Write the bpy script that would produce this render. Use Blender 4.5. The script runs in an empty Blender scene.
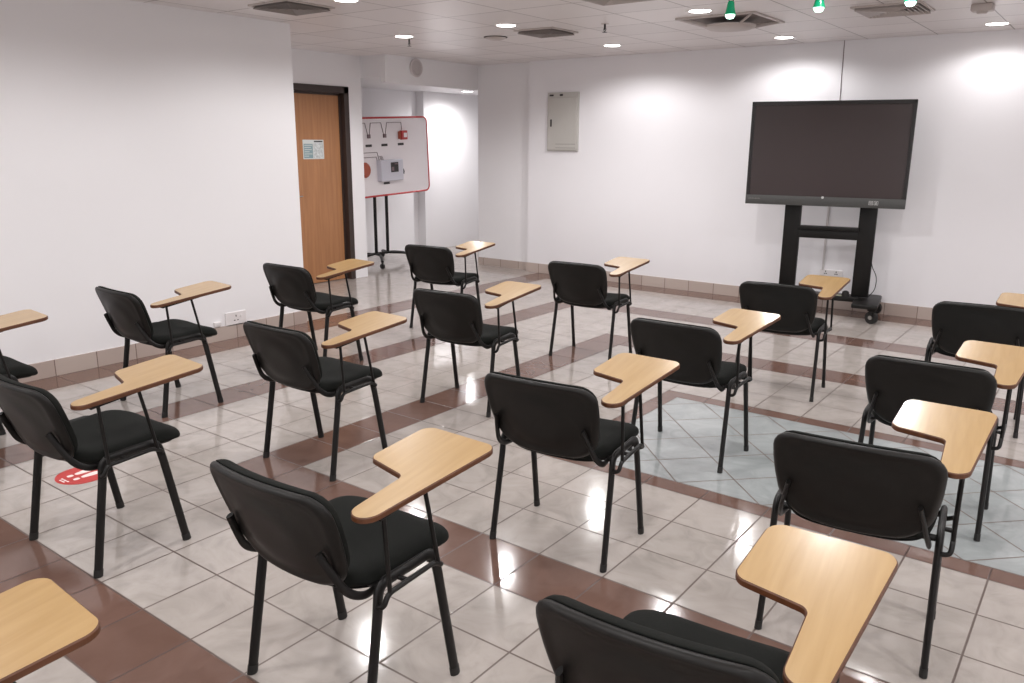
import bpy, bmesh, math, random
from mathutils import Vector, Matrix
random.seed(7)
SC = bpy.context.scene
COL = SC.collection
H = 2.614; XL = -1.818; YB = 6.956; U = 0.3
R = math.radians

# ------------------------------------------------------------------ helpers
def link(o, parent=None):
    COL.objects.link(o)
    if parent is not None: o.parent = parent
    return o
def obj(name, bm, mats, parent=None, smooth=False, loc=None, rot=None):
    bmesh.ops.recalc_face_normals(bm, faces=bm.faces[:])
    me = bpy.data.meshes.new(name); bm.to_mesh(me); bm.free()
    for m in (mats if isinstance(mats, (list, tuple)) else [mats]): me.materials.append(m)
    if smooth:
        for p in me.polygons: p.use_smooth = True
        if smooth != 'all':
            try: me.set_sharp_from_angle(angle=R(38))
            except Exception: pass
    o = bpy.data.objects.new(name, me)
    if loc: o.location = loc
    if rot: o.rotation_euler = rot
    return link(o, parent)
def empty(name, loc=(0, 0, 0), rz=0, **k):
    o = bpy.data.objects.new(name, None); o.location = loc; o.rotation_euler = (0, 0, rz)
    o.empty_display_size = .1
    link(o); tag(o, **k); return o
def tag(o, label=None, cat=None, group=None, kind=None):
    if label: o['label'] = label
    if cat: o['category'] = cat
    if group: o['group'] = group
    if kind: o['kind'] = kind
    return o
def box(bm, x0, x1, y0, y1, z0, z1, bev=0, M=None, mi=0):
    vs = [bm.verts.new((x, y, z)) for x in (x0, x1) for y in (y0, y1) for z in (z0, z1)]
    fs = [bm.faces.new([vs[i] for i in f]) for f in ((0, 1, 3, 2), (4, 6, 7, 5), (0, 4, 5, 1), (2, 3, 7, 6), (0, 2, 6, 4), (1, 5, 7, 3))]
    for f in fs: f.material_index = mi
    if bev:
        es = list({e for f in fs for e in f.edges})
        r = bmesh.ops.bevel(bm, geom=es, offset=bev, segments=2, affect='EDGES', profile=.5)
        vs = list({v for f in r['faces'] for v in f.verts} | {v for v in vs if v.is_valid})
    if M is not None:
        bmesh.ops.transform(bm, matrix=M, verts=[v for v in vs if v.is_valid])
    return bm
def nb(*a, **k): return box(bmesh.new(), *a, **k)
def smooth_path(pts, rad=.03, seg=5):
    """rounds the corners of a polyline"""
    P = [Vector(p) for p in pts]; out = [P[0]]
    for i in range(1, len(P) - 1):
        a, b, c = P[i - 1], P[i], P[i + 1]
        d1 = (a - b); d2 = (c - b); r = min(rad, d1.length * .48, d2.length * .48)
        p0 = b + d1.normalized() * r; p1 = b + d2.normalized() * r
        for k in range(seg + 1):
            t = k / seg
            out.append((1 - t) ** 2 * p0 + 2 * t * (1 - t) * b + t * t * p1)
    out.append(P[-1]); return out
def tube(bm, pts, ra, rb=None, n=12, ref=(1, 0, 0), cap=True, mi=0):
    """sweep an ellipse: ra along ref direction, rb across"""
    rb = rb or ra; P = [Vector(p) for p in pts]; rings = []; ref = Vector(ref)
    for i, p in enumerate(P):
        t = (P[min(i + 1, len(P) - 1)] - P[max(i - 1, 0)]).normalized()
        a = ref - t * ref.dot(t)
        if a.length < 1e-3: a = Vector((0, 1, 0)) - t * t.y
        a.normalize(); b = t.cross(a)
        rings.append([bm.verts.new(p + a * (ra * math.cos(2 * math.pi * k / n)) + b * (rb * math.sin(2 * math.pi * k / n))) for k in range(n)])
    for i in range(len(rings) - 1):
        for k in range(n):
            f = bm.faces.new((rings[i][k], rings[i][(k + 1) % n], rings[i + 1][(k + 1) % n], rings[i + 1][k])); f.material_index = mi
    if cap:
        bm.faces.new(rings[0][::-1]).material_index = mi; bm.faces.new(rings[-1]).material_index = mi
    return bm
def cyl(bm, c, r, h, axis='z', n=24, r2=None, mi=0, M=None):
    r2 = r if r2 is None else r2
    A = {'z': (Vector((1, 0, 0)), Vector((0, 1, 0)), Vector((0, 0, 1))), 'x': (Vector((0, 1, 0)), Vector((0, 0, 1)), Vector((1, 0, 0))), 'y': (Vector((0, 0, 1)), Vector((1, 0, 0)), Vector((0, 1, 0)))}[axis]
    c = Vector(c); a = []; b = []
    for k in range(n):
        t = 2 * math.pi * k / n; d = A[0] * math.cos(t) + A[1] * math.sin(t)
        p, q = c + d * r, c + d * r2 + A[2] * h
        if M is not None: p, q = M @ p, M @ q
        a.append(bm.verts.new(p)); b.append(bm.verts.new(q))
    for k in range(n): bm.faces.new((a[k], a[(k + 1) % n], b[(k + 1) % n], b[k])).material_index = mi
    bm.faces.new(a[::-1]).material_index = mi; bm.faces.new(b).material_index = mi
    return bm
def lathe(bm, prof, c=(0, 0, 0), n=28, mi=0, M=None):
    """prof: (r, z) pairs"""
    c = Vector(c); rings = []
    for r, z in prof:
        if r < 1e-6: rings.append([bm.verts.new((M @ (c + Vector((0, 0, z)))) if M is not None else c + Vector((0, 0, z)))])
        else:
            rr = []
            for k in range(n):
                t = 2 * math.pi * k / n; p = c + Vector((r * math.cos(t), r * math.sin(t), z))
                rr.append(bm.verts.new(M @ p if M is not None else p))
            rings.append(rr)
    for A, B in zip(rings, rings[1:]):
        for k in range(n):
            if len(A) == 1 and len(B) == 1: continue
            if len(A) == 1: f = bm.faces.new((A[0], B[k], B[(k + 1) % n]))
            elif len(B) == 1: f = bm.faces.new((A[k], A[(k + 1) % n], B[0]))
            else: f = bm.faces.new((A[k], A[(k + 1) % n], B[(k + 1) % n], B[k]))
            f.material_index = mi
    return bm
def rpoly(pts, rad, seg=7):
    """rounded closed polygon in 2-D"""
    n = len(pts); out = []
    for i in range(n):
        a, b, c = Vector(pts[i - 1]), Vector(pts[i]), Vector(pts[(i + 1) % n])
        d1, d2 = a - b, c - b; r = rad[i] if isinstance(rad, (list, tuple)) else rad
        r = min(r, d1.length * .49, d2.length * .49)
        if r <= 0: out.append(b); continue
        p0, p1 = b + d1.normalized() * r, b + d2.normalized() * r
        for k in range(seg + 1):
            t = k / seg; wb_ = .68; q0, q1, q2 = (1 - t) ** 2, 2 * t * (1 - t) * wb_, t * t
            out.append((q0 * p0 + q1 * b + q2 * p1) / (q0 + q1 + q2))
    return out
def resample(poly, n):
    P = poly + [poly[0]]; L = [0]
    for a, b in zip(P, P[1:]): L.append(L[-1] + (b - a).length)
    out = []; j = 0
    for k in range(n):
        s = L[-1] * k / n
        while L[j + 1] < s: j += 1
        t = (s - L[j]) / max(1e-9, L[j + 1] - L[j]); out.append(P[j].lerp(P[j + 1], t))
    return out
def prism(bm, poly, f, t0, t1, bev=0, mt=0, ms=0, mb=0):
    """solid between offset t0 and t1 of a 2-D outline; f(u, v, t) -> 3-D; slight edge rounding"""
    c = sum(poly, Vector((0, 0))) / len(poly)
    def ring(s, t):
        out = []
        n = len(poly)
        for i, p in enumerate(poly):
            d = (poly[(i + 1) % n] - poly[i - 1])
            nrm = Vector((d.y, -d.x)).normalized() if d.length > 1e-9 else Vector((0, 0))
            q = p - nrm * s
            out.append(bm.verts.new(f(q.x, q.y, t)))
        return out
    area = sum(poly[i - 1].x * poly[i].y - poly[i].x * poly[i - 1].y for i in range(len(poly)))
    if area < 0: poly = poly[::-1]
    levels = [(bev, t0), (0, t0 + bev), (0, t1 - bev), (bev, t1)] if bev else [(0, t0), (0, t1)]
    rs = [ring(s, t) for s, t in levels]; n = len(poly)
    bm.faces.new(rs[0][::-1]).material_index = mb
    for A, B in zip(rs, rs[1:]):
        for k in range(n): bm.faces.new((A[k], A[(k + 1) % n], B[(k + 1) % n], B[k])).material_index = ms
    bm.faces.new(rs[-1]).material_index = mt
    return bm
def pad(bm, outline, f, tf, tb, rings=(0, .25, .5, .7, .84, .92, .96, .985, 1), n=72, pw=7, extra=None):
    """upholstered or moulded pad: front offset tf, back offset tb, rounded rim"""
    O = resample(outline, n); c = sum(O, Vector((0, 0))) / n
    F = []; B = []
    for r in rings:
        h = math.sqrt(max(0, 1 - r ** pw))
        if r == 0:
            F.append([bm.verts.new(f(c.x, c.y, tf + (extra(0, c) if extra else 0)))]); B.append([bm.verts.new(f(c.x, c.y, -tb))]); continue
        ff = []; bb = []
        for p in O:
            q = c + (p - c) * r; ff.append(bm.verts.new(f(q.x, q.y, tf * h + (extra(r, q) if extra else 0))))
            if r < 1: bb.append(bm.verts.new(f(q.x, q.y, -tb * h)))
        F.append(ff); B.append(bb if r < 1 else ff)
    for S in (F, B):
        for A, C in zip(S, S[1:]):
            for k in range(n):
                if len(A) == 1: bm.faces.new((A[0], C[k], C[(k + 1) % n]))
                else:
                    bm.faces.new((A[k], A[(k + 1) % n], C[(k + 1) % n], C[k]))
    return bm

# ------------------------------------------------------------------ materials
def lin(c): return tuple((x / 12.92 if x <= .04045 else ((x + .055) / 1.055) ** 2.4) for x in c)
def rgb(r, g, b): return lin((r / 255, g / 255, b / 255)) + (1,)
class NT:
    def __init__(s, m): s.t = m.node_tree; s.n = s.t.nodes; s.l = s.t.links
    def node(s, typ, **k):
        n = s.n.new(typ)
        for a, v in k.items():
            if a.startswith('i_'): n.inputs[a[2:].replace('_', ' ')].default_value = v
            else: setattr(n, a, v)
        return n
    def math(s, op, a, b=None, c=None):
        n = s.n.new('ShaderNodeMath'); n.operation = op
        for i, v in enumerate((a, b, c)):
            if v is None: continue
            if isinstance(v, (int, float)): n.inputs[i].default_value = v
            else: s.l.new(v, n.inputs[i])
        return n.outputs[0]
    def mix(s, f, a, b):
        n = s.n.new('ShaderNodeMix'); n.data_type = 'RGBA'
        for i, v in ((0, f), (6, a), (7, b)):
            if isinstance(v, (int, float, tuple)): n.inputs[i].default_value = v
            else: s.l.new(v, n.inputs[i])
        return n.outputs[2]
def mat(name, col, rough=.5, metal=0, emis=None, es=0, spec=.5, bump=None, noise=None, coat=0):
    m = bpy.data.materials.new(name); m.use_nodes = True; t = NT(m); b = t.n['Principled BSDF']
    b.inputs['Base Color'].default_value = col; b.inputs['Roughness'].default_value = rough
    b.inputs['Metallic'].default_value = metal; b.inputs['Specular IOR Level'].default_value = spec
    if coat: b.inputs['Coat Weight'].default_value = coat; b.inputs['Coat Roughness'].default_value = .08
    if emis: b.inputs['Emission Color'].default_value = emis; b.inputs['Emission Strength'].default_value = es
    if noise or bump:
        tc = t.node('ShaderNodeTexCoord'); nz = t.node('ShaderNodeTexNoise'); t.l.new(tc.outputs['Object'], nz.inputs['Vector'])
        nz.inputs['Scale'].default_value = (noise or bump)[0]; nz.inputs['Detail'].default_value = 4
        if noise:
            mx = t.mix(nz.outputs['Fac'], tuple(x * (1 - noise[1]) for x in col[:3]) + (1,), tuple(min(1, x * (1 + noise[1])) for x in col[:3]) + (1,))
            t.l.new(mx, b.inputs['Base Color'])
        if bump:
            bp = t.node('ShaderNodeBump'); bp.inputs['Strength'].default_value = bump[1]; bp.inputs['Distance'].default_value = bump[2]
            nz2 = t.node('ShaderNodeTexNoise'); t.l.new(tc.outputs['Object'], nz2.inputs['Vector']); nz2.inputs['Scale'].default_value = bump[0]
            t.l.new(nz2.outputs['Fac'], bp.inputs['Height']); t.l.new(bp.outputs['Normal'], b.inputs['Normal'])
    return m
M_wall = mat('wall_paint', rgb(234, 232, 234), .55, noise=(2.2, .012), bump=(6, .12, .004), spec=.3)
M_wallr = mat('wall_paint_back', rgb(234, 232, 235), .5, noise=(1.6, .015), bump=(4, .1, .004), spec=.3)
M_black_metal = mat('black_powder_coat', rgb(20, 18, 17), .42, spec=.3)
M_shell = mat('black_moulded_plastic', rgb(20, 18, 16), .45, spec=.28, noise=(30, .15), bump=(160, .06, .001))
M_fabric = mat('black_woven_fabric', rgb(26, 27, 25), .93, spec=.15, noise=(220, .35), bump=(420, .5, .0015))
M_rubber = mat('black_rubber', rgb(24, 22, 21), .6)
M_white_plastic = mat('white_plastic', rgb(226, 221, 221), .4, noise=(20, .01))
M_socket_hole = mat('socket_hole', rgb(60, 55, 55), .6)
M_cabinet = mat('grey_cabinet_paint', rgb(186, 183, 178), .45, noise=(8, .02))
M_cab_line = mat('cabinet_line', rgb(128, 124, 120), .5)
M_dark = mat('dark_print', rgb(50, 46, 46), .5)
M_bezel = mat('black_bezel', rgb(32, 28, 28), .3)
M_bar = mat('grey_display_bar', rgb(72, 72, 71), .45, noise=(90, .08))
M_icon = mat('white_print', rgb(205, 205, 203), .5)
M_frame_w = mat('dark_wenge_door_frame', rgb(54, 42, 38), .45, noise=(14, .12))
M_red = mat('red_trim', rgb(190, 62, 62), .4, noise=(9, .05))
M_boardw = mat('glossy_whiteboard', rgb(236, 230, 232), .25, noise=(3, .01))
M_orange = mat('rust_red_plastic', rgb(168, 84, 62), .5)
M_greybox = mat('light_grey_enclosure', rgb(205, 204, 214), .4)
M_wire = mat('thin_wiring', rgb(120, 100, 104), .5)
M_sticker = mat('red_vinyl', rgb(186, 48, 44), .45, noise=(12, .05))
M_stw = mat('white_vinyl', rgb(240, 228, 224), .4)
M_vent = mat('cream_vent_metal', rgb(186, 176, 172), .4)
M_louvre_shade = mat('louvre_metal_shaded', rgb(140, 131, 127), .5)  # vent metal darkened: shade on the slats put into the colour
M_ventd = mat('dark_duct', rgb(52, 47, 45), .8)
M_green = mat('green_lamp_glass', rgb(0, 110, 76), .25, emis=rgb(0, 150, 100), es=.35)
M_greenw = mat('green_white_lamp_glow', rgb(200, 255, 230), .3, emis=(.62, 1, .82, 1), es=6)
M_lamp = mat('downlight_glow', (1, 1, 1, 1), .3, emis=(1, .97, .93, 1), es=14)
M_ring = mat('downlight_trim', rgb(225, 220, 218), .35)
M_chrome = mat('chrome', rgb(190, 188, 186), .2, metal=1)
M_grey_trunk = mat('pale_grey_plastic', rgb(196, 190, 190), .5)
M_amber = mat('pale_strip', rgb(170, 172, 150), .5)

def wood(name, a, b, axis='y', rough=.32, sc=1.0, coat=.0, dark=None):
    m = bpy.data.materials.new(name); m.use_nodes = True; t = NT(m); s = t.n['Principled BSDF']
    tc = t.node('ShaderNodeTexCoord'); mp = t.node('ShaderNodeMapping'); oi = t.node('ShaderNodeObjectInfo')
    mp.inputs['Scale'].default_value = {'y': (22 * sc, 1.6 * sc, 8), 'z': (12 * sc, 12 * sc, .9 * sc)}[axis]
    va = t.node('ShaderNodeVectorMath', operation='ADD'); t.l.new(tc.outputs['Object'], va.inputs[0]); t.l.new(oi.outputs['Random'], va.inputs[1])
    t.l.new(va.outputs[0], mp.inputs['Vector'])
    nz = t.node('ShaderNodeTexNoise'); nz.inputs['Scale'].default_value = 2.2; nz.inputs['Detail'].default_value = 6; nz.inputs['Distortion'].default_value = .35
    t.l.new(mp.outputs[0], nz.inputs['Vector'])
    cr = t.node('ShaderNodeValToRGB'); e = cr.color_ramp.elements; e[0].position = .32; e[0].color = a; e[1].position = .68; e[1].color = b
    t.l.new(nz.outputs['Fac'], cr.inputs[0]); t.l.new(cr.outputs[0], s.inputs['Base Color'])
    s.inputs['Roughness'].default_value = rough
    if coat: s.inputs['Coat Weight'].default_value = coat; s.inputs['Coat Roughness'].default_value = .15
    return m
M_wood = wood('beech_laminate', rgb(165, 132, 84), rgb(175, 143, 96), rough=.3, coat=.5)
M_edge = wood('brown_edge_band', rgb(78, 42, 20), rgb(94, 54, 28), rough=.5)
M_door = wood('door_veneer', rgb(154, 106, 70), rgb(170, 120, 81), axis='z', rough=.4)

def floor_mat():
    m = bpy.data.materials.new('patterned_floor_tiles'); m.use_nodes = True; t = NT(m); s = t.n['Principled BSDF']; mm = t.math
    tc = t.node('ShaderNodeTexCoord'); sep = t.node('ShaderNodeSeparateXYZ'); t.l.new(tc.outputs['Object'], sep.inputs[0])
    x = mm('ADD', mm('DIVIDE', sep.outputs[0], U), -.03); y = mm('ADD', mm('DIVIDE', sep.outputs[1], U), -.02)
    def boxd(cx, hx, cy, hy):
        return mm('MAXIMUM', mm('SUBTRACT', mm('ABSOLUTE', mm('SUBTRACT', x, cx)), hx), mm('SUBTRACT', mm('ABSOLUTE', mm('SUBTRACT', y, cy)), hy))
    def band(d, w): return mm('MULTIPLY', mm('GREATER_THAN', d, -w), mm('LESS_THAN', d, 0))
    d1 = boxd(13, 15, 8.5, 10.5); d2 = boxd(13, 11, 8.5, 6.5); d3 = boxd(13, 7, 8.5, 2.5)
    strip = mm('MAXIMUM', mm('MULTIPLY', mm('LESS_THAN', x, -5), mm('GREATER_THAN', x, -6.2)), mm('MULTIPLY', mm('GREATER_THAN', y, 22), mm('GREATER_THAN', x, -6.2)))
    brown = mm('MAXIMUM', mm('MAXIMUM', band(d1, 1), band(d2, 1)), mm('MAXIMUM', band(d3, .38), strip))
    blue = mm('LESS_THAN', d3, -.38)
    # diagonal tile coordinates inside the pale blue field
    uu = mm('MULTIPLY', mm('ADD', mm('ADD', x, y), -16.2), .70711); vv = mm('MULTIPLY', mm('ADD', mm('SUBTRACT', x, y), .75), .70711)
    def sel(a, b): return mm('ADD', mm('MULTIPLY', a, mm('SUBTRACT', 1, blue)), mm('MULTIPLY', b, blue))
    gx, gy = sel(x, uu), sel(y, vv)
    def ed(v): f = mm('FRACT', v); return mm('MINIMUM', f, mm('SUBTRACT', 1, f))
    dist = mm('MINIMUM', ed(gx), ed(gy))
    bd = mm('MINIMUM', mm('ABSOLUTE', d3), mm('ABSOLUTE', mm('ADD', d3, .38)))
    dist = mm('MINIMUM', dist, bd)
    mr = t.node('ShaderNodeMapRange'); mr.inputs['From Min'].default_value = .009; mr.inputs['From Max'].default_value = .016; t.l.new(dist, mr.inputs['Value'])
    tile = mr.outputs[0]   # 1 = tile, 0 = grout
    cv = t.node('ShaderNodeCombineXYZ'); t.l.new(mm('FLOOR', gx), cv.inputs[0]); t.l.new(mm('FLOOR', gy), cv.inputs[1]); t.l.new(blue, cv.inputs[2])
    wn = t.node('ShaderNodeTexWhiteNoise'); t.l.new(cv.outputs[0], wn.inputs['Vector'])
    vo = t.node('ShaderNodeVectorMath', operation='MULTIPLY_ADD'); t.l.new(wn.outputs['Color'], vo.inputs[0]); vo.inputs[1].default_value = (9, 9, 9); t.l.new(tc.outputs['Object'], vo.inputs[2])
    n1 = t.node('ShaderNodeTexNoise'); n1.inputs['Scale'].default_value = 5.5; n1.inputs['Detail'].default_value = 7; n1.inputs['Roughness'].default_value = .6; n1.inputs['Distortion'].default_value = 1.6
    t.l.new(vo.outputs[0], n1.inputs['Vector'])
    cr = t.node('ShaderNodeValToRGB'); e = cr.color_ramp.elements
    e[0].position = .30; e[0].color = rgb(160, 153, 147); e[1].position = .70; e[1].color = rgb(181, 173, 168)
    e2 = cr.color_ramp.elements.new(.5); e2.color = rgb(174, 166, 160)
    t.l.new(n1.outputs['Fac'], cr.inputs[0])
    white = t.mix(mm('MULTIPLY', wn.outputs['Value'], .28), cr.outputs[0], rgb(163, 154, 147))
    crb = t.node('ShaderNodeValToRGB'); e = crb.color_ramp.elements
    e[0].position = .3; e[0].color = rgb(146, 151, 151); e[1].position = .7; e[1].color = rgb(166, 170, 170)
    t.l.new(n1.outputs['Fac'], crb.inputs[0])
    bluec = t.mix(mm('MULTIPLY', wn.outputs['Value'], .35), crb.outputs[0], rgb(158, 162, 162))
    crr = t.node('ShaderNodeValToRGB'); e = crr.color_ramp.elements
    e[0].position = .3; e[0].color = rgb(104, 78, 68); e[1].position = .75; e[1].color = rgb(120, 93, 83)
    t.l.new(n1.outputs['Fac'], crr.inputs[0])
    brownc = t.mix(mm('MULTIPLY', wn.outputs['Value'], .5), crr.outputs[0], rgb(108, 86, 77))
    c = t.mix(blue, white, bluec); c = t.mix(brown, c, brownc)
    gr = t.mix(brown, rgb(98, 84, 78), rgb(84, 66, 60))
    c = t.mix(tile, gr, c); t.l.new(c, s.inputs['Base Color'])
    n2 = t.node('ShaderNodeTexNoise'); n2.inputs['Scale'].default_value = 1.7; n2.inputs['Detail'].default_value = 5; t.l.new(tc.outputs['Object'], n2.inputs['Vector'])
    rr = mm('ADD', mm('MULTIPLY', n2.outputs['Fac'], .08), .07); rr = mm('ADD', rr, mm('MULTIPLY', mm('SUBTRACT', 1, tile), .4))
    t.l.new(rr, s.inputs['Roughness']); s.inputs['Specular IOR Level'].default_value = .55
    bp = t.node('ShaderNodeBump'); bp.inputs['Strength'].default_value = .35; bp.inputs['Distance'].default_value = .002
    n3 = t.node('ShaderNodeTexNoise'); n3.inputs['Scale'].default_value = 7; n3.inputs['Detail'].default_value = 2; t.l.new(tc.outputs['Object'], n3.inputs['Vector'])
    hh = mm('ADD', mm('MULTIPLY', tile, .6), mm('MULTIPLY', n3.outputs['Fac'], .5)); t.l.new(hh, bp.inputs['Height']); t.l.new(bp.outputs[0], s.inputs['Normal'])
    return m
def ceil_mat():
    m = bpy.data.materials.new('metal_ceiling_tiles'); m.use_nodes = True; t = NT(m); s = t.n['Principled BSDF']; mm = t.math
    tc = t.node('ShaderNodeTexCoord'); sep = t.node('ShaderNodeSeparateXYZ'); t.l.new(tc.outputs['Object'], sep.inputs[0])
    x = mm('DIVIDE', mm('ADD', sep.outputs[0], -.13), .6); y = mm('DIVIDE', mm('ADD', sep.outputs[1], -.05), .6)
    def ed(v): f = mm('FRACT', v); return mm('MINIMUM', f, mm('SUBTRACT', 1, f))
    dist = mm('MINIMUM', ed(x), ed(y))
    mr = t.node('ShaderNodeMapRange'); mr.inputs['From Min'].default_value = .004; mr.inputs['From Max'].default_value = .011; t.l.new(dist, mr.inputs['Value'])
    cv = t.node('ShaderNodeCombineXYZ'); t.l.new(mm('FLOOR', x), cv.inputs[0]); t.l.new(mm('FLOOR', y), cv.inputs[1])
    wn = t.node('ShaderNodeTexWhiteNoise'); t.l.new(cv.outputs[0], wn.inputs['Vector'])
    base = t.mix(wn.outputs['Value'], rgb(218, 212, 211), rgb(228, 222, 221))
    t.l.new(t.mix(mr.outputs[0], rgb(122, 112, 108), base), s.inputs['Base Color'])
    s.inputs['Roughness'].default_value = .34; s.inputs['Specular IOR Level'].default_value = .6
    bp = t.node('ShaderNodeBump'); bp.inputs['Strength'].default_value = .5; bp.inputs['Distance'].default_value = .012
    n3 = t.node('ShaderNodeTexNoise'); n3.inputs['Scale'].default_value = 1.3; n3.inputs['Detail'].default_value = 1; t.l.new(tc.outputs['Object'], n3.inputs['Vector'])
    t.l.new(mm('ADD', mm('MULTIPLY', mr.outputs[0], .25), n3.outputs['Fac']), bp.inputs['Height']); t.l.new(bp.outputs[0], s.inputs['Normal'])
    return m
def skirt_mat():
    m = bpy.data.materials.new('skirting_tile'); m.use_nodes = True; t = NT(m); s = t.n['Principled BSDF']; mm = t.math
    tc = t.node('ShaderNodeTexCoord'); sep = t.node('ShaderNodeSeparateXYZ'); t.l.new(tc.outputs['Object'], sep.inputs[0])
    v = mm('DIVIDE', mm('ADD', sep.outputs[0], sep.outputs[1]), U); f = mm('FRACT', v); d = mm('MINIMUM', f, mm('SUBTRACT', 1, f))
    d = mm('GREATER_THAN', d, .011)
    cv = t.node('ShaderNodeCombineXYZ'); t.l.new(mm('FLOOR', v), cv.inputs[0])
    wn = t.node('ShaderNodeTexWhiteNoise'); t.l.new(cv.outputs[0], wn.inputs['Vector'])
    c = t.mix(wn.outputs['Value'], rgb(176, 160, 152), rgb(190, 176, 168)); t.l.new(t.mix(d, rgb(120, 104, 98), c), s.inputs['Base Color'])
    s.inputs['Roughness'].default_value = .25
    return m
def screen_mat():
    m = mat('black_screen_reflection', rgb(64, 54, 54), .2, spec=.5, coat=0); return m  # black screen lifted to brown-grey: room reflection put into the base colour
M_floor, M_ceil, M_skirt, M_screen = floor_mat(), ceil_mat(), skirt_mat(), screen_mat()

# ------------------------------------------------------------------ room shell
def struct(name, bm, m, label=None): return tag(obj(name, bm, m), label, kind='structure')
XR, YR, YN = 7.5, -4.5, 10.2
ALC = 2.37
struct('floor', nb(-4.9, XR + .1, YR - .1, YN, -.08, 0), M_floor, 'glossy white tiled floor with brown border bands and a pale blue field')
struct('ceiling', nb(-4.9, XR + .1, YR - .1, YN, H, H + .08), M_ceil, 'white metal panel ceiling')
bm = nb(XL - .12, XL, YR, 3.155, 0, H); box(bm, -3.34, XL - .12, 3.04, 3.155, 0, H)
struct('wall_left', bm, M_wall, 'plain white wall on the left')
bm = nb(-3.46, -3.34, 3.155, 4.16, 0, H); box(bm, -3.46, -3.34, 4.16, 5.15, 2.255, H); box(bm, -4.65, -3.34, 5.15, 5.36, 0, H)
struct('wall_door', bm, M_wall, 'white wall with the doorway')
bm = nb(-4.77, -4.65, 5.36, 7.68, 0, ALC); box(bm, -4.77, -4.5, 7.68, YN, 0, ALC); box(bm, -4.65, -2.9, YN - .1, YN, 0, ALC)
struct('wall_alcove', bm, M_wall, 'white wall deep inside the alcove')
struct('wall_soffit', box(nb(-4.77, -2.93, 5.36, YN, ALC, H), -3.0, -2.931, 5.36, 7.05, 2.305, ALC), M_wall, 'lowered white soffit over the alcove')
struct('wall_pilaster', nb(-2.93, -2.03, 7.05, YN, 0, H), M_wall, 'set-back white wall between alcove and main back wall')
struct('wall_back', nb(-2.03, XR, YB, YB + .12, 0, H), M_wallr, 'white back wall behind the display')
struct('wall_right', nb(XR, XR + .1, YR, YB + .1, 0, H), M_wall)
struct('wall_rear', nb(XL - .1, XR + .1, YR - .1, YR, 0, H), M_wall)
struct('baseboard_left', nb(XL, XL + .012, YR, 3.155, 0, .118), M_skirt)
struct('baseboard_back', nb(-2.03, XR, YB - .012, YB, 0, .118), M_skirt)
bm = nb(-2.93, -2.03, 7.038, 7.05, 0, .1); box(bm, -2.042, -2.03, 6.944, 7.038, 0, .118)
struct('baseboard_alcove', bm, M_skirt)

# door (part of the setting)
door = empty('door_1', (-3.34, 4.66, 0), label='wooden door in a dark frame', kind='structure')
def local(bm, o): bmesh.ops.translate(bm, vec=-Vector(o.location), verts=bm.verts[:]); return bm
bm = nb(-3.46, -3.325, 5.075, 5.15, 0, 2.255, .004); box(bm, -3.46, -3.325, 4.16, 4.235, 0, 2.255, .004); box(bm, -3.46, -3.325, 4.16, 5.15, 2.18, 2.255, .004)
box(bm, -3.45, -3.395, 5.05, 5.076, 0, 2.18); box(bm, -3.45, -3.395, 4.234, 4.26, 0, 2.18); box(bm, -3.45, -3.395, 4.235, 5.075, 2.155, 2.181)
obj('door_frame', local(bm, door), M_frame_w, door)
leaf = obj('door_leaf', local(nb(-3.445, -3.402, 4.26, 5.05, .008, 2.155, .002), door), M_door, door)
bm = bmesh.new(); cyl(bm, (-3.402, 4.315, 1.03), .026, .012, 'x'); tube(bm, smooth_path([(-3.40, 4.315, 1.03), (-3.35, 4.315, 1.03), (-3.35, 4.42, 1.03)], .02), .009)
obj('door_handle', local(bm, door), M_chrome, leaf, True)
# notice sheet on the door: pale board with a text block on the left and a photo on the right
M_nt = mat('notice_teal', rgb(128, 150, 154), .4); M_npic = mat('notice_photo', rgb(188, 192, 192), .4, noise=(45, .75))
bm = nb(-3.402, -3.398, 4.50, 4.80, 1.44, 1.655, mi=0)
box(bm, -3.3985, -3.3975, 4.51, 4.64, 1.45, 1.61, mi=1); box(bm, -3.3985, -3.3975, 4.65, 4.79, 1.45, 1.615, mi=2); box(bm, -3.3985, -3.3975, 4.66, 4.785, 1.628, 1.643, mi=3)
for k in range(6): box(bm, -3.398, -3.397, 4.52, 4.52 + (.11, .09, .1, .07, .11, .06)[k], 1.59 - .024 * k, 1.597 - .024 * k, mi=0)
obj('door_notice', local(bm, door), [mat('notice_paper', rgb(200, 204, 202), .4), M_nt, M_npic, M_dark], leaf)

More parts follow.
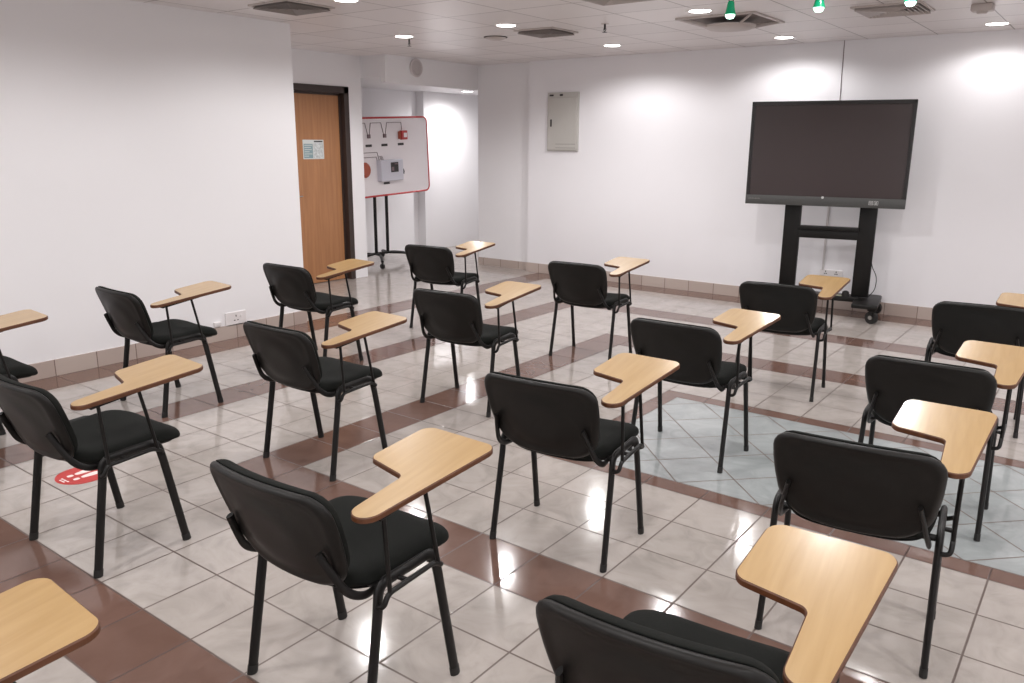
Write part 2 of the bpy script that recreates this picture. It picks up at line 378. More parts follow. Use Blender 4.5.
# ------------------------------------------------------------------ tablet chair
def build_chair():
    root = empty('tablet_chair')
    # --- legs
    def legpath(sx, sy):
        return [(sx * .259, sy * .190, .006), (sx * .251, sy * .126, .38)]
    for sx in (-1, 1):
        for sy in (1, -1):
            p = legpath(sx, sy)
            leg = obj('leg', tube(bmesh.new(), [p[0], ((p[0][0] + p[1][0]) / 2, (p[0][1] + p[1][1]) / 2, .193), p[1]], .0112, .0172), M_black_metal, root, True)
            d = (Vector(p[1]) - Vector(p[0])).normalized(); a = Vector(p[0]) - d * .006
            a.z = 0
            obj('foot_cap', tube(bmesh.new(), [a, a + d * .03], .0125, .0186), M_rubber, leg, True)
        # rounded top of each side frame
        pth = smooth_path([(sx * .251, -.126, .38), (sx * .25, -.118, .455), (sx * .25, .108, .462), (sx * .251, .126, .38)], .055, 7)
        obj('side_frame', tube(bmesh.new(), pth, .0112, .0172), M_black_metal, root, True)
    # --- cross tubes and seat brackets
    bm = bmesh.new()
    for y in (-.1, .1): tube(bm, [(-.245, y, .436), (.245, y, .436)], .011, n=10, ref=(0, 1, 0))
    obj('cross_tube', bm, M_black_metal, root, True)
    # --- back supports rising from the rear of the frame outside the shell
    for sx in (-1, 1):
        pth = smooth_path([(sx * .205, -.02, .43), (sx * .226, -.150, .425), (sx * .220, -.208, .462), (sx * .203, -.246, .54), (sx * .190, -.270, .595)], .035, 5)
        obj('back_support', tube(bmesh.new(), pth, .007, .0125), M_black_metal, root, True)
    # --- seat
    so = rpoly([(-.212, -.19), (.212, -.19), (.240, .06), (.226, .262), (0, .280), (-.226, .262), (-.240, .06)], [.10, .10, .2, .09, .2, .09, .2], 9)
    def sf(u, v, t):
        z = .446 + .016 * (u / .235) ** 2 - .012 * math.exp(-((v + .02) / .12) ** 2)
        if v > .12: z -= .030 * ((v - .12) / .16) ** 2
        if v < -.10: z += .012 * ((-.10 - v) / .1) ** 2
        return (u, v, z + t)
    seat = obj('seat', pad(bmesh.new(), so, sf, .040, .024, rings=(0, .25, .5, .7, .8, .88, .93, .96, .98, .993, 1), pw=11), M_fabric, root, 'all')
    ss = [Vector((p.x * .93, p.y * .90 - .003)) for p in so]
    obj('seat_pan', pad(bmesh.new(), ss, lambda u, v, t: sf(u, v, t - .022), .004, .010, pw=9), M_shell, root, 'all')
    # --- backrest: moulded shell behind, cushion in front
    bo = rpoly([(-.216, .455), (0, .440), (.216, .455), (.250, .65), (.247, .768), (0, .779), (-.247, .768), (-.250, .65)], [.10, .3, .10, .2, .118, .3, .118, .2], 9)
    def yb(w): 
        return -.198 - .135 * min(1.0, max(0, (w - .44) / .36)) ** .9
    def bf(u, w, t): return (u, yb(w) + .034 * (u / .235) ** 2 + t, w)
    def rim(r, q): return 0
    O = resample(bo, 72)
    bm = bmesh.new()
    c = sum(O, Vector((0, 0))) / 72
    def shell_back(r, q):
        o = -.016 * math.sqrt(max(0, 1 - r ** 14))
        if .86 < r < 1: o -= .006 * math.sin((r - .86) / .14 * math.pi)            # raised rim roll
        if r < .8:
            e = (q.x / .13) ** 2 + ((q.y - .60) / .10) ** 2                        # embossed oval rings
            o += -.0035 * math.sin(min(e, 2.2) * 2.8) * (1 if e < 2.2 else 0)
        return o
    rings = [0, .1, .2, .3, .4, .5, .6, .7, .78, .86, .90, .94, .97, .99, 1]
    Fv, Bv = [], []
    for r in rings:
        if r == 0: Fv.append([bm.verts.new(bf(c.x, c.y, .004))]); Bv.append([bm.verts.new(bf(c.x, c.y, shell_back(0, c)))]); continue
        qs = [c + (p - c) * r for p in O]
        Fv.append([bm.verts.new(bf(q.x, q.y, .004 if r < 1 else 0)) for q in qs])
        Bv.append([bm.verts.new(bf(q.x, q.y, shell_back(r, q))) for q in qs] if r < 1 else Fv[-1])
    for S in (Fv, Bv):
        for A, B in zip(S, S[1:]):
            for k in range(72):
                if len(A) == 1: bm.faces.new((A[0], B[k], B[(k + 1) % 72]))
                else: bm.faces.new((A[k], A[(k + 1) % 72], B[(k + 1) % 72], B[k]))
    back = obj('backrest_shell', bm, M_shell, root, 'all')
    bc = [Vector((p.x * .968, (p.y - .62) * .965 + .628)) for p in bo]
    obj('back_cushion', pad(bmesh.new(), bc, lambda u, w, t: bf(u, w, t + .008), .046, .004, rings=(0, .25, .5, .7, .8, .88, .93, .96, .98, .993, 1), pw=10), M_fabric, back, 'all')
    # --- folding arm tablet on the right
    tb = obj('tablet_mount', tube(tube(bmesh.new(), smooth_path([(.252, -.128, .398), (.285, -.136, .405), (.287, -.12, .442), (.287, .07, .452), (.285, .108, .43), (.256, .116, .415)], .02, 5), .008, n=10), [(.250, -.05, .452), (.287, -.04, .446)], .008, n=10), M_black_metal, root, True)
    for a, b in (((.287, -.112, .44), (.287, -.128, .704)), ((.287, .088, .446), (.287, .030, .724))):
        obj('tablet_post', tube(bmesh.new(), [a, b], .0068, n=12), M_black_metal, root, True)
    tp = rpoly([(.222, -.208), (.304, -.208), (.369, .281), (.080, .296), (.058, .052), (.226, .012)], [.042, .042, .042, .042, .030, .018], 9)
    TX = .287
    def tf(u, v, t): return (u - TX, v, .72 + .13 * v + t)
    bm = prism(bmesh.new(), tp, tf, -.012, .006, bev=.003, mt=0, ms=1, mb=1)
    tab = obj('writing_tablet', bm, [M_wood, M_edge], root, loc=(TX, 0, 0))
    bm = bmesh.new(); T = Matrix.Translation((0, -.05, .72 - .0065 - .017)) @ Matrix.Rotation(math.atan(.13), 4, 'X')
    box(bm, -.016, .016, -.11, .13, -.006, .002, .002, M=T)
    obj('tablet_bracket', bm, M_black_metal, tab)
    return root, tab
def kids(o): return [c for c in bpy.data.objects if c.parent == o]
proto, ptab = build_chair()
TREE = {}
for o in [proto] + kids(proto): TREE[o.name] = kids(o)
def copy_chair():
    r = proto.copy(); COL.objects.link(r); tab = None
    for ch in TREE[proto.name]:
        c = ch.copy(); COL.objects.link(c); c.parent = r
        if ch is ptab: tab = c
        for g in TREE[ch.name]:
            d = g.copy(); COL.objects.link(d); d.parent = c
    return r, tab
CH = [
 (2.412, 1.112, 5.5, -1.4, 'central black tablet chair, its whole back and four legs clear of other chairs'),
 (-.562, -.033, -1.2, .5, 'black tablet chair cut off by the left edge beside the left wall'),
 (-.623, 1.091, -1.8, .9, 'black tablet chair by the left wall, in front of the double wall socket'),
 (.898, -.097, 1.5, -2., 'black tablet chair standing over the red round floor sticker'),
 (2.381, -.079, .9, 1.4, 'large foreground black tablet chair at lower left centre, seen from behind'),
 (.908, 1.067, 1.2, -1., 'black tablet chair on the brown band, directly ahead of the one over the sticker'),
 (-.668, 2.345, 1.6, .1, 'black tablet chair nearest the wooden door, its tablet overlapping the door frame foot'),
 (-.670, 3.821, 7.5, -.1, 'black tablet chair farthest back, before the alcove with the red framed board'),
 (.909, 2.28, 4.4, .8, 'black tablet chair partly covering the farthest-back chair before the alcove'),
 (.896, 3.772, 3.5, 1.6, 'black tablet chair standing alone before the back wall, below the grey wall cabinet'),
 (2.395, 2.35, 1.2, -.6, 'black tablet chair on the left corner of the pale blue floor field'),
 (2.387, 3.818, 5.2, 2.9, 'black tablet chair right in front of the display trolley'),
 (3.557, 2.323, 2.6, 1.2, 'black tablet chair on the right with a pale tablet overlapping its lower back'),
 (3.549, 1.166, 6.6, -.7, 'large black tablet chair at right, its full back just above the foreground tablet'),
 (3.504, -.077, 5.2, .5, 'black tablet chair cut by the bottom edge, beside the big nearest tablet at lower right'),
 (3.534, 3.862, 5.5, -1.1, 'black tablet chair at the right edge, closest to the back wall on that side'),
 (2.354, -1.237, 0., .2, 'chair at the bottom left corner of which only the wooden tablet shows'),
]
for i, (x, y, a, ty, lab) in enumerate(CH):
    r, tab = (proto, ptab) if i == len(CH) - 1 else copy_chair()
    r.location = (x, y, 0); r.rotation_euler = (0, 0, R(a)); tab.rotation_euler = (0, 0, R(ty))
    tag(r, lab, 'chair', 'tablet chairs set out in rows')

# ------------------------------------------------------------------ interactive display on its trolley
TVY = R(9.6); TVC = (1.785, 6.50)
tv = empty('flat_screen_display', (TVC[0], TVC[1], 1.062), TVY, label='large black flat screen display mounted on a wheeled stand at the back wall', cat='display')
w, h = .724, .975
obj('display_case', nb(-w, w, .0, .075, .015, h, .006), M_bezel, tv, True)
bm = bmesh.new()
box(bm, -w, w, -.012, .004, h - .035, h, .003); box(bm, -w, -w + .032, -.012, .004, .08, h, .003); box(bm, w - .032, w, -.012, .004, .08, h, .003)
obj('bezel', bm, M_bezel, tv)
obj('screen', nb(-w + .03, w - .03, -.004, .003, .085, h - .033), M_screen, tv)
bar = obj('bottom_bar', nb(-w, w, -.018, .03, .0, .088, .005), M_bar, tv, True)
bm = bmesh.new(); cyl(bm, (0, -.0185, .083), .012, .002, 'y'); obj('status_light', bm, M_icon, bar)
bm = bmesh.new()
for cx in (.43, .475):
    s_ = .018
    for b_ in ((cx - s_, cx + s_, .062, .065), (cx - s_, cx + s_, .029, .032), (cx - s_, cx - s_ + .003, .029, .065), (cx + s_ - .003, cx + s_, .029, .065)): box(bm, b_[0], b_[1], -.0195, -.018, b_[2], b_[3])
for k in range(3): box(bm, .418, .442, -.0195, -.018, .038 + .008 * k, .041 + .008 * k)
cyl(bm, (.475, -.0195, .050), .006, .0015, 'y'); box(bm, .467, .483, -.0195, -.018, .036, .042)
obj('icon_stickers', bm, M_icon, bar)
bm = bmesh.new()
for k in range(9): box(bm, -w + .03 + k * .013, -w + .037 + k * .013, -.0188, -.018, .05, .056 + .003 * (k % 2))
obj('printed_marking', bm, M_cab_line, bar)
st = empty('display_trolley', (TVC[0] + .045, TVC[1] + .13, 0), TVY, label='black steel trolley with two wide posts and castors carrying the display', cat='stand')
PX = .345
for sx in (-1, 1):
    bm = nb(sx * PX - .078, sx * PX + .078, 0, .055, .19, 1.5, .006)
    post = obj('post', bm, M_black_metal, st, True)
    bm = nb(sx * PX - .05, sx * PX + .05, -.045, 0.002, 1.12, 1.95, .004); obj('mount_arm', bm, M_black_metal, post)
obj('shelf_bar', box(nb(-PX + .07, PX - .07, -.03, .06, .825, .86, .004), -PX + .07, PX - .07, .0, .04, .74, .825, .004), M_black_metal, st, True)
obj('base_bar', nb(-PX + .0, PX - .0, -.06, .12, .145, .195, .008), M_black_metal, st, True)
for sx in (-1, 1):
    beam = obj('foot_beam', nb(sx * (PX + .075) - .115, sx * (PX + .075) + .115, -.36, .27, .14, .185, .012), M_black_metal, st, True)
    for yy in (-.31, .22):
        cx = sx * (PX + .145); TW = Matrix.Translation((cx, yy, 0)) @ Matrix.Rotation(R(62), 4, 'Z')
        bm = bmesh.new(); cyl(bm, (-.016, 0, .060), .060, .032, 'x', 28, M=TW)
        wh = obj('castor', bm, M_rubber, st, True)
        bm = bmesh.new(); cyl(bm, (cx, yy, .12), .016, .03, 'z', 16); box(bm, -.026, .026, -.035, .035, .122, .135, M=TW)
        for s2 in (-1, 1): box(bm, s2 * .023 - .003, s2 * .023 + .003, -.02, .02, .05, .13, M=TW)
        obj('castor_fork', bm, M_black_metal, wh)
        bm = bmesh.new(); cyl(bm, (-.0275, 0, .060), .02, .055, 'x', 20, M=TW); obj('castor_hub', bm, M_cab_line, wh, True)
# small things on the trolley base and the cable by the right post
def at(o, lx, ly, z):
    c, s = math.cos(TVY), math.sin(TVY); return (o.location.x + c * lx - s * ly, o.location.y + s * lx + c * ly, z)
bm = bmesh.new(); lathe(bm, [(0, 0), (.034, 0), (.036, .01), (.03, .045), (.012, .055), (0, .056)])
o = obj('power_adapter', bm, M_rubber, None, True, loc=at(st, .22, -.035, .195)); tag(o, 'small black adapter lying on the trolley base beside the right post', 'adapter')
o = obj('cable_strip', nb(-.13, .13, -.012, .012, 0, .008, .002), M_amber, None, loc=at(st, .18, -.085, .14 + .045 + .01), rot=(0, 0, TVY + .05)); o.location.z = .195 - .0; o.location = at(st, .12, -.04, .195); tag(o, 'pale flat strip lying across the trolley base', 'strip')
a = Vector(at(st, PX + .078, .03, 0))
bm = tube(bmesh.new(), smooth_path([(a.x - .02, a.y - .02, .75), (a.x + .0, a.y - .01, .50), (a.x + .065, a.y - .02, .40), (a.x + .06, a.y - .03, .27), (a.x - .0, a.y - .03, .195)], .06, 6), .004, n=8)
bm.transform(Matrix.Rotation(-TVY, 4, 'Z') @ Matrix.Translation(-st.location)); obj('power_cable', bm, M_rubber, st, True)

# ------------------------------------------------------------------ alcove: demonstration board on a mobile stand
WBX = -4.0
wb = empty('demonstration_board', (WBX, 6.35, 1.44), label='white display board with red frame and mounted wiring devices in the alcove', cat='board')
wb.rotation_euler = (R(2.3), 0, 0)
hw, hh = .86, .51
oo = rpoly([(-hw, -hh), (hw, -hh), (hw, hh), (-hw, hh)], .07, 6)
panel = obj('board_panel', prism(bmesh.new(), oo, lambda u, v, t: (t, u, v), -.012, .006), M_boardw, wb)
ps = [Vector((0, p.x, p.y)) for p in oo]; ps.append(ps[0].copy())
obj('red_frame', tube(bmesh.new(), ps, .014, .014, n=10, ref=(1, 0, 0), cap=False), M_red, wb, True)
def on(y, z): return (y, z)
# wiring run along the top with two drops and a red call point
bm = bmesh.new()
def wire(pts, r=.004): tube(bm, [Vector((.012, y, z)) for y, z in pts], r, n=6)
wire([(-.50, .40), (-.25, .40), (-.21, .25)]); wire([(-.18, .25), (-.15, .40), (.04, .40), (.08, .25)]); wire([(.11, .25), (.15, .40), (.42, .40), (.43, .30)])
wire([(-.46, .40), (-.46, -.02)]); wire([(-.40, .02), (-.06, .02), (-.02, -.12)]); wire([(-.36, -.04), (-.08, -.04), (-.06, -.14)]); wire([(-.36, -.04), (-.36, -.34)])
for dy in (0, .02, .04): wire([(-.02 + dy, -.03), (.04 + dy, -.14)], .003)
obj('wiring', bm, M_wire, wb, True)
def dev(name, y, z, sy, sz, d, m, b=.006): return obj(name, nb(.006, .006 + d, y - sy / 2, y + sy / 2, z - sz / 2, z + sz / 2, b), m, wb)
cp = dev('call_point', .44, .23, .11, .12, .05, M_red); bm = nb(.056, .058, .42, .48, .20, .26); obj('call_point_label', bm, M_boardw, cp)
obj('call_point_side', nb(.006, .04, .355, .384, .18, .28, .004), M_orange, wb)
for y in (-.20, .09, .40): dev('name_strip', y, .11, .11, .032, .004, M_dark, 0)
for y in (-.195, .095): dev('detector_base', y, .23, .05, .05, .02, M_wire, .004)
dev('junction_block', -.43, .03, .05, .09, .02, M_dark, .004)
cb = dev('control_panel', .13, -.225, .42, .28, .09, M_greybox, .01)
obj('panel_display', nb(.096, .100, .10, .24, -.25, -.12), M_dark, cb)
obj('panel_buttons', box(nb(.100, .102, .11, .155, -.23, -.18), .1, .102, .17, .23, -.15, -.135), M_greenw if False else M_wire, cb)
bm = bmesh.new(); tube(bm, [(.05, .355, -.19), (.06, .385, -.25), (.06, .375, -.29)], .008, n=8); obj('panel_key', bm, M_dark, cb, True)
dev('name_strip', .09, -.395, .11, .03, .004, M_dark, 0)
bm = bmesh.new(); lathe(bm, [(0, .0), (.10, 0), (.10, .03), (.07, .06), (0, .065)], M=Matrix.Translation((.006, -.315, -.20)) @ Matrix.Rotation(R(90), 4, 'Y')); obj('sounder', bm, M_orange, wb, True)
bs = empty('board_stand', (WBX - .012, 6.30, 0), label='black mobile stand of two poles and castor feet under the red framed board', cat='stand')
for dy in (-.11, .11): obj('pole', tube(bmesh.new(), [(-.035, dy, .12), (-.035, dy, 1.86)], .022, n=14), M_black_metal, bs, True)
bm = bmesh.new(); tube(bm, smooth_path([(-.035, -.42, .10), (-.035, -.2, .135), (-.035, .2, .135), (-.035, .42, .10)], .08), .02, .028, n=10, ref=(0, 0, 1))
obj('base_bar', bm, M_black_metal, bs, True)
for dy in (-.12, .12):
    for sx in (1, -1):
        e = (-.035 + sx * .42, dy * 3.4)
        bm = tube(bmesh.new(), smooth_path([(-.035, dy, .13), (-.035 + sx * .2, dy * 1.8, .135), (e[0], e[1], .095)], .08), .014, .02, n=10, ref=(0, 0, 1))
        if sx > 0 or dy < 0 or True: ft = obj('foot', bm, M_black_metal, bs, True)
        bm = bmesh.new(); cyl(bm, (e[0], e[1] - .012, .036), .036, .024, 'y', 20); cyl(bm, (e[0], e[1], .06), .012, .035, 'z', 12); obj('castor', bm, M_rubber, ft, True)

for k in kids(wb):
    if not k.name.startswith(('board_panel', 'red_frame')): k.location = (0, -.08, .045)

# ------------------------------------------------------------------ wall-mounted items
cab = empty('wall_cabinet', (-1.507, YB, 1.885), label='grey metal electrical cabinet recessed in the back wall', cat='cabinet')
obj('cabinet_frame', nb(-.222, .222, -.028, 0, -.345, .345, .003), M_cabinet, cab)
dr = obj('cabinet_door', nb(-.208, .208, -.04, -.026, -.33, .285, .003), M_cabinet, cab)
obj('latch', nb(-.168, -.148, -.048, -.04, -.055, .03, .003), M_dark, dr)
bm = bmesh.new()
for z in (-.265, -.31): box(bm, -.09, .2, -.0415, -.04, z, z + .006)
obj('vent_slot', bm, M_cab_line, dr)
bm = nb(-.195, -.135, -.0295, -.028, .303, .323); box(bm, -.045, .0, -.0295, -.028, .302, .326); obj('cabinet_label', bm, M_dark, cab)
def socket(name, loc, rz, n, label, sc=1):
    s = empty(name, loc, rz, label=label, cat='socket')
    ww = .075 * n * sc
    obj('faceplate', nb(-ww, ww, -.012, 0, -.043 * sc, .043 * sc, .003), M_white_plastic, s)
    for k in range(n):
        cx = (k - (n - 1) / 2) * .15 * sc * .93
        bm = bmesh.new()
        for dx, dz, sx_, sz_ in ((0, .018, .004, .008), (-.012, -.010, .007, .004), (.012, -.010, .007, .004)): box(bm, cx + dx * sc - sx_, cx + dx * sc + sx_, -.013, -.0115, dz * sc - sz_, dz * sc + sz_)
        obj('socket_holes', bm, M_socket_hole, s)
        obj('switch', nb(cx + .03 * sc, cx + .042 * sc, -.016, -.011, .008, .028, .001), M_white_plastic, s)
    return s
socket('wall_socket', (XL, 2.405, .166), R(90), 1, 'white double socket above the skirting of the left wall', 1.35)
o = tag(obj('cable_box', box(nb(XL, XL + .02, 2.19, 2.255, .125, .165, .003), XL + .02, XL + .024, 2.2, 2.245, .133, .157, .001), M_white_plastic), 'small white cable box left of the double socket on the left wall', 'box')
socket('wall_socket', (1.81, YB, .36), 0, 2, 'white socket plate behind the display trolley on the back wall', .75)
o = tag(obj('wall_conduit', nb(1.715, 1.735, YB - .012, YB, .38, 1.25, .003), M_grey_trunk), 'slim pale conduit running down the back wall between the trolley posts', 'conduit')
o = tag(obj('wall_cable', tube(bmesh.new(), [(1.718, YB - .004, H), (1.722, YB - .004, 2.3), (1.735, YB - .004, 1.8), (1.74, YB - .004, 1.25)], .0035, n=6), M_wire, None, True), 'thin grey cable dropping from the ceiling to behind the display', 'cable')
sp = empty('wall_speaker', (-2.93, 5.87, 2.5), label='round white speaker on the soffit above the alcove', cat='speaker')
T = Matrix.Rotation(R(90), 4, 'Y')
obj('speaker_rim', lathe(bmesh.new(), [(.085, 0), (.105, 0), (.108, .012), (.10, .022), (.085, .018)], M=T), mat('speaker_rim', rgb(206, 198, 198), .5), sp, True)
obj('speaker_grille', lathe(bmesh.new(), [(0, .016), (.03, .017), (.034, .013), (.038, .017), (.06, .016), (.064, .012), (.068, .016), (.086, .014), (.086, 0), (0, 0)], M=T), mat('speaker_mesh', rgb(192, 184, 184), .7), sp, True)

# ------------------------------------------------------------------ red round floor sticker with two footprints
stk = empty('floor_sticker', (.120, .160, 0.0), R(3), label='round red floor sticker with white shoe prints between tile joints', cat='sticker')
bm = bmesh.new(); cyl(bm, (0, 0, .0004), .122, .0008, 'z', 48); obj('sticker_disc', bm, M_sticker, stk)
def sole(cx, m):
    bm = bmesh.new()
    for pl in ([(-.017, -.008), (-.012, -.022), (.012, -.022), (.017, -.008), (.026, .045), (.024, .075), (.004, .092), (-.018, .080), (-.024, .05)], [(-.013, -.034), (.013, -.034), (.016, -.05), (.012, -.068), (-.012, -.068), (-.016, -.05)]):
        pp = [Vector((cx + m * x, y)) for x, y in pl]; prism(bm, resample(rpoly(pp, .012, 4), 40), lambda u, v, t: (u, v, t), .0013, .0019)
    return bm
for cx, m in ((-.034, -1), (.034, 1)): obj('footprint', sole(cx, m), M_stw, stk)
bm = bmesh.new()
for yy, ws in ((-.098, (.02, .026, .018)), (-.114, (.016, .03))):
    x0 = -(sum(ws) + .006 * (len(ws) - 1)) / 2
    for w_ in ws: box(bm, x0, x0 + w_, yy - .0045, yy + .0045, .0013, .0019); x0 += w_ + .006
for yy, ws in ((.112, (.03, .02)),):
    x0 = -(sum(ws) + .006) / 2
    for w_ in ws: box(bm, x0, x0 + w_, yy - .005, yy + .005, .0013, .0019); x0 += w_ + .006
obj('sticker_lettering', bm, M_stw, stk)
for k in kids(stk):
    if not k.name.startswith('sticker_disc'): k.scale = (.88, .88, 1)

# ------------------------------------------------------------------ ceiling items
def dl_proto():
    r = empty('downlight')
    obj('trim_ring', lathe(bmesh.new(), [(.078, .0), (.10, -.004), (.108, -.001), (.108, .0), (.078, .0)], n=36), M_ring, r, True)
    obj('lens', lathe(bmesh.new(), [(0, -.007), (.05, -.006), (.08, -.002), (.08, 0), (0, 0)], n=36), M_lamp, r, True)
    return r
dp = dl_proto(); dk = kids(dp)
vis = [(-.521, 2.628, 'round lit downlight at the top edge above the door end of the left wall'),
       (-1.622, 4.339, 'small lit downlight in front of the round wall speaker'),
       (-.363, 4.294, 'lit downlight just left of the small square vent at mid ceiling'),
       (-.35, 6.075, 'lit downlight above the grey wall cabinet side of the back wall'),
       (1.326, 4.501, 'lit downlight beside the round fan diffuser, left of the green lamps'),
       (1.314, 6.41, 'lit downlight over the display, close to the back wall'),
       (3.05, 6.50, 'lit downlight at the right edge by the back wall')]
hid = [(4.75, 6.4), (6.4, 6.4), (3.05, 4.45), (4.75, 4.45), (6.4, 4.45), (1.3, 2.6), (3.05, 2.6), (4.75, 2.6), (6.4, 2.6), (-.5, .85), (1.3, .85), (3.05, .85), (4.75, .85), (6.4, .85),
       (-.5, -1.1), (1.3, -1.1), (3.05, -1.1), (4.75, -1.1), (-.5, -3.0), (1.3, -3), (3.05, -3), (4.75, -3)]
def spot(x, y, z, e, ang=125, bl=.75):
    l = bpy.data.lights.new('downlight_beam', 'SPOT'); l.energy = e; l.spot_size = R(ang); l.spot_blend = bl; l.shadow_soft_size = .045; l.color = (1, .985, .985)
    o = bpy.data.objects.new('downlight_beam', l); o.location = (x, y, z); COL.objects.link(o); return o
def put_dl(x, y, z, lab, grp='lit ceiling downlights', first=[True]):
    if first[0]: r = dp; first[0] = False
    else:
        r = dp.copy(); COL.objects.link(r)
        for k in dk: c = k.copy(); COL.objects.link(c); c.parent = r
    r.location = (x, y, z); tag(r, lab, 'light', grp)
for x, y, lab in vis: put_dl(x, y, H, lab)
put_dl(-3.95, 8.05, ALC, 'lit downlight under the soffit inside the alcove')
EN = 46
for x, y, _ in vis: spot(x, y, H - .03, EN * (.45 if y > 6.45 else .62 if y > 6.3 else 1.1 if y > 6 else 2.3 if x < -1 else 1), 162, .45)
spot(-3.95, 8.05, ALC - .03, 120, 172, 1)
for x, y in hid:
    put_dl(x, y, H, 'round lit downlight in the ceiling behind or beside the camera', 'downlights outside the picture'); spot(x, y, H - .03, EN * (.5 if y > 6.3 else 1), 162, .6)
for nm, loc, rot, sx_, e_ in (('side_fill_light', (XR - .12, .6, 1.5), (R(90), 0, R(90)), 4.5, 24), ('rear_fill_light', (6.1, YR + .15, 1.5), (R(90), 0, 0), 2.4, 34), ('rear_fill_light', (-.9, YR + .15, 1.5), (R(90), 0, 0), 1.6, 18)):  # added soft fills out of view to brighten the walls, no windows there
    fl = bpy.data.lights.new(nm, 'AREA'); fl.shape = 'RECTANGLE'; fl.size = sx_; fl.size_y = 1.8; fl.energy = e_; fl.color = (.96, .98, 1)
    fo = bpy.data.objects.new(nm, fl); fo.location = loc; fo.rotation_euler = rot; COL.objects.link(fo)

def diffuser(loc, size, rz, label, nb_=5, lm=M_vent):
    r = empty('ceiling_vent', loc, rz, label=label, cat='vent'); s = size / 2; lv = M_louvre_shade if size < .47 else lm
    bm = bmesh.new()
    fr = .022
    for b in ((-s, s, -s, -s + fr), (-s, s, s - fr, s), (-s, -s + fr, -s + fr, s - fr), (s - fr, s, -s + fr, s - fr)): box(bm, b[0], b[1], b[2], b[3], -.012, 0, .002)
    obj('vent_frame', bm, lm, r)
    obj('duct_shade', nb(-s + fr, s - fr, -s + fr, s - fr, -.0015, 0), M_ventd, r)  # flat dark sheet, the shade inside the duct put into its colour
    for k in range(nb_):       # concentric tilted louvre rings
        a = (s - fr) * (1 - (k + .15) / nb_); b = a - (s - fr) / nb_ * .45
        if b < .01: break
        bm = bmesh.new(); V = []
        for q, z in ((a, -.030), (b, -.004), (b + .003, -.003), (a + .003, -.028)):
            V.append([bm.verts.new((sx * q, sy * q, z)) for sx, sy in ((-1, -1), (1, -1), (1, 1), (-1, 1))])
        for i in range(4):
            A, B = V[i], V[(i + 1) % 4]
            for j in range(4): bm.faces.new((A[j], A[(j + 1) % 4], B[(j + 1) % 4], B[j]))
        obj('louvre', bm, lv, r)
    return r
diffuser((-1.05, 2.57, H), .45, 0, 'square louvred ceiling vent at the top left above the left wall')
diffuser((-.28, 4.78, H), .42, 0, 'small dark square ceiling vent in the middle of the ceiling')
diffuser((2.54, 5.18, H), .48, 0, 'square louvred ceiling vent near the green lamps', 7)
diffuser((1.16, 3.50, H), .48, 0, 'ceiling vent cut by the top edge left of the fan diffuser')
# round fan diffuser hanging in a square opening
fd = empty('fan_diffuser', (1.34, 5.06, H), label='round ceiling fan diffuser hanging in an open square frame', cat='vent')
bm = bmesh.new(); s = .33
for b in ((-s, s, -s, -s + .03), (-s, s, s - .03, s), (-s, -s + .03, -s + .03, s - .03), (s - .03, s, -s + .03, s - .03)): box(bm, b[0], b[1], b[2], b[3], -.014, 0, .002)
obj('square_frame', bm, M_vent, fd)
obj('opening_shade', nb(-s + .03, s - .03, -s + .03, s - .03, -.002, 0), mat('recess_shade', rgb(120, 110, 106), .7), fd)  # flat plate toned down: shade of the recess painted in
obj('round_plate', lathe(bmesh.new(), [(0, -.075), (.05, -.078), (.17, -.072), (.20, -.058), (.205, -.045), (.19, -.045), (.1, -.05), (0, -.05)], n=40), M_vent, fd, True)
for a in range(4):
    t_ = a * math.pi / 2 + math.pi / 4; bm = tube(bmesh.new(), [(.17 * math.cos(t_), .17 * math.sin(t_), -.055), (.40 * math.cos(t_), .40 * math.sin(t_), -.008)], .012, .006, n=8, ref=(0, 0, 1)); obj('arm', bm, M_vent, fd, True)
# green festoon lamps hanging in a row
gp = None
for i, (x, y, lab) in enumerate([(2.264, 2.846, 'green hanging lamp with glowing tip, leftmost of the three, by the fan diffuser'), (2.722, 2.880, 'green hanging lamp with glowing tip, middle one of the three'), (3.138, 2.950, 'green hanging lamp with glowing tip, rightmost of the three, in front of the louvred vent')]):
    if gp is None:
        gp = empty('hanging_lamp')
        obj('lamp_body', lathe(bmesh.new(), [(0, .062), (.012, .062), (.018, .055), (.021, .03), (.026, .008), (.031, -.006), (.028, -.008), (0, .0)], n=24), M_green, gp, True)
        obj('lamp_tip', lathe(bmesh.new(), [(0, .0), (.024, -.002), (.025, -.014), (.017, -.026), (0, -.030)], n=24), M_greenw, gp, True)
        bm = bmesh.new(); tube(bm, [(-.012, 0, .06), (-.014, 0, H - 2.323)], .003, n=6); tube(bm, [(.012, 0, .06), (.016, 0, H - 2.323)], .003, n=6); obj('cord', bm, M_rubber, gp)
        gk = kids(gp); g = gp
    else:
        g = gp.copy(); COL.objects.link(g)
        for k in gk: c = k.copy(); COL.objects.link(c); c.parent = g
    g.location = (x, y, H - .19 + .05); g.scale = (1, 1, 1); g.location.z = 2.323
    tag(g, lab, 'lamp', 'green hanging lamps')
sm = empty('smoke_detector', (3.10, 5.34, H), label='small square white detector on the ceiling near the right edge', cat='detector')
obj('detector_body', nb(-.07, .07, -.06, .06, -.05, 0, .012), M_vent, sm, True); obj('detector_chamber', lathe(bmesh.new(), [(0, -.066), (.03, -.064), (.04, -.05), (0, -.05)]), M_vent, sm, True)
cs = empty('ceiling_disc', (-.92, 4.86, H), label='flat round ceiling detector left of the small square vent', cat='detector')
obj('disc', lathe(bmesh.new(), [(0, -.026), (.06, -.026), (.085, -.018), (.10, 0), (0, 0)], n=36), M_vent, cs, True); obj('disc_rim', lathe(bmesh.new(), [(.10, 0), (.114, 0), (.114, -.004), (.10, -.006)], n=36), M_ventd, cs)
pr = None
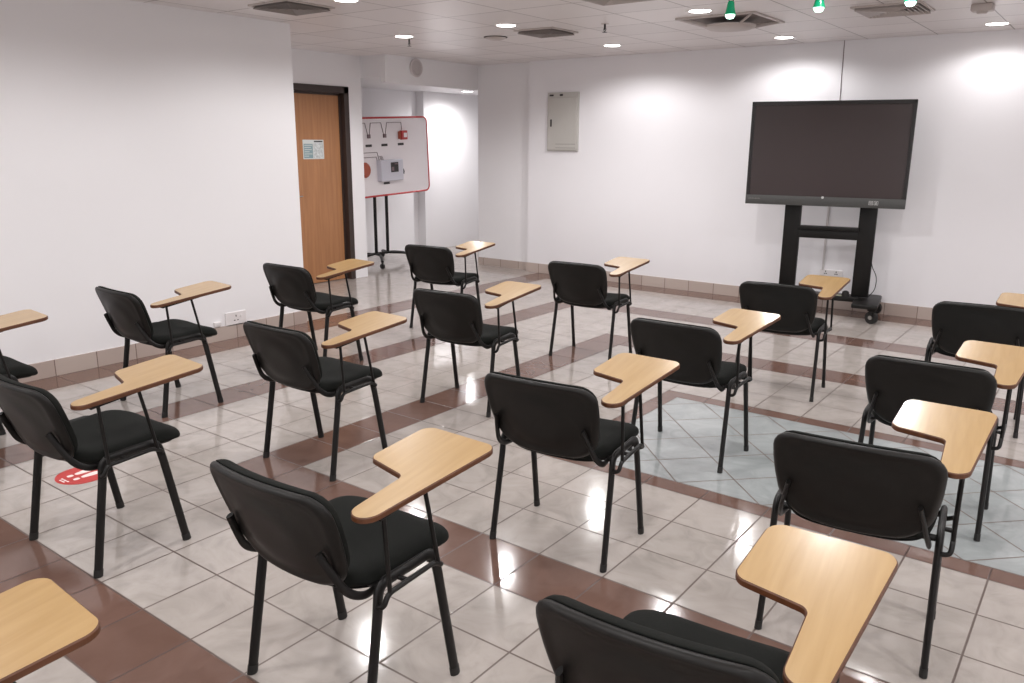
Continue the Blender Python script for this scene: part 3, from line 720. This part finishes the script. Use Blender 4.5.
for x, y, lab in ((-1.71, 4.50, 'small sprinkler head near the downlight before the round speaker'), (.39, 4.68, 'small sprinkler head right of the dark square vent')):
    if pr is None:
        pr = empty('sprinkler'); obj('escutcheon', lathe(bmesh.new(), [(.012, -.004), (.032, -.003), (.036, 0), (0, 0)]), M_vent, pr, True)
        bm = lathe(bmesh.new(), [(0, 0), (.009, 0), (.009, -.03), (.006, -.034), (.006, -.05), (.0, -.05)], n=14); tube(bm, [(-.006, 0, -.03), (-.014, 0, -.045), (0, 0, -.066)], .0025, n=6); tube(bm, [(.006, 0, -.03), (.014, 0, -.045), (0, 0, -.066)], .0025, n=6)
        obj('sprinkler_body', bm, M_dark, pr, True); obj('deflector', lathe(bmesh.new(), [(0, -.066), (.02, -.066), (.02, -.069), (0, -.069)], n=18), M_dark, pr); g = pr; pk = kids(pr)
    else:
        g = pr.copy(); COL.objects.link(g)
        for k in pk: c = k.copy(); COL.objects.link(c); c.parent = g
    g.location = (x, y, H); tag(g, lab, 'sprinkler', 'ceiling sprinklers')

# ------------------------------------------------------------------ light, world, camera
w_ = bpy.data.worlds.new('room_world'); SC.world = w_; w_.use_nodes = True
w_.node_tree.nodes['Background'].inputs[0].default_value = (.9, .92, 1, 1); w_.node_tree.nodes['Background'].inputs[1].default_value = .02
f, yaw, pitch, roll = 807.375, R(-36.85822), R(13.85846), R(.36151)
Fv = Vector((math.sin(yaw) * math.cos(pitch), math.cos(yaw) * math.cos(pitch), -math.sin(pitch)))
Rt = Vector((math.cos(yaw), -math.sin(yaw), 0)); Up = Rt.cross(Fv)
r2 = Rt * math.cos(roll) + Up * math.sin(roll); u2 = -Rt * math.sin(roll) + Up * math.cos(roll)
cd = bpy.data.cameras.new('camera'); cam = bpy.data.objects.new('camera', cd); COL.objects.link(cam)
cd.sensor_width = 36; cd.lens = f * 36 / 1024; cd.clip_start = .05
Mx = Matrix((r2, u2, -Fv)).transposed().to_4x4(); Mx.translation = Vector((13.7351 * U, -5.2423 * U, 5.468 * U)); cam.matrix_world = Mx
SC.camera = cam
SC.view_settings.view_transform = 'Standard'; SC.view_settings.look = 'None'; SC.view_settings.exposure = 0.0; SC.view_settings.gamma = 1.0
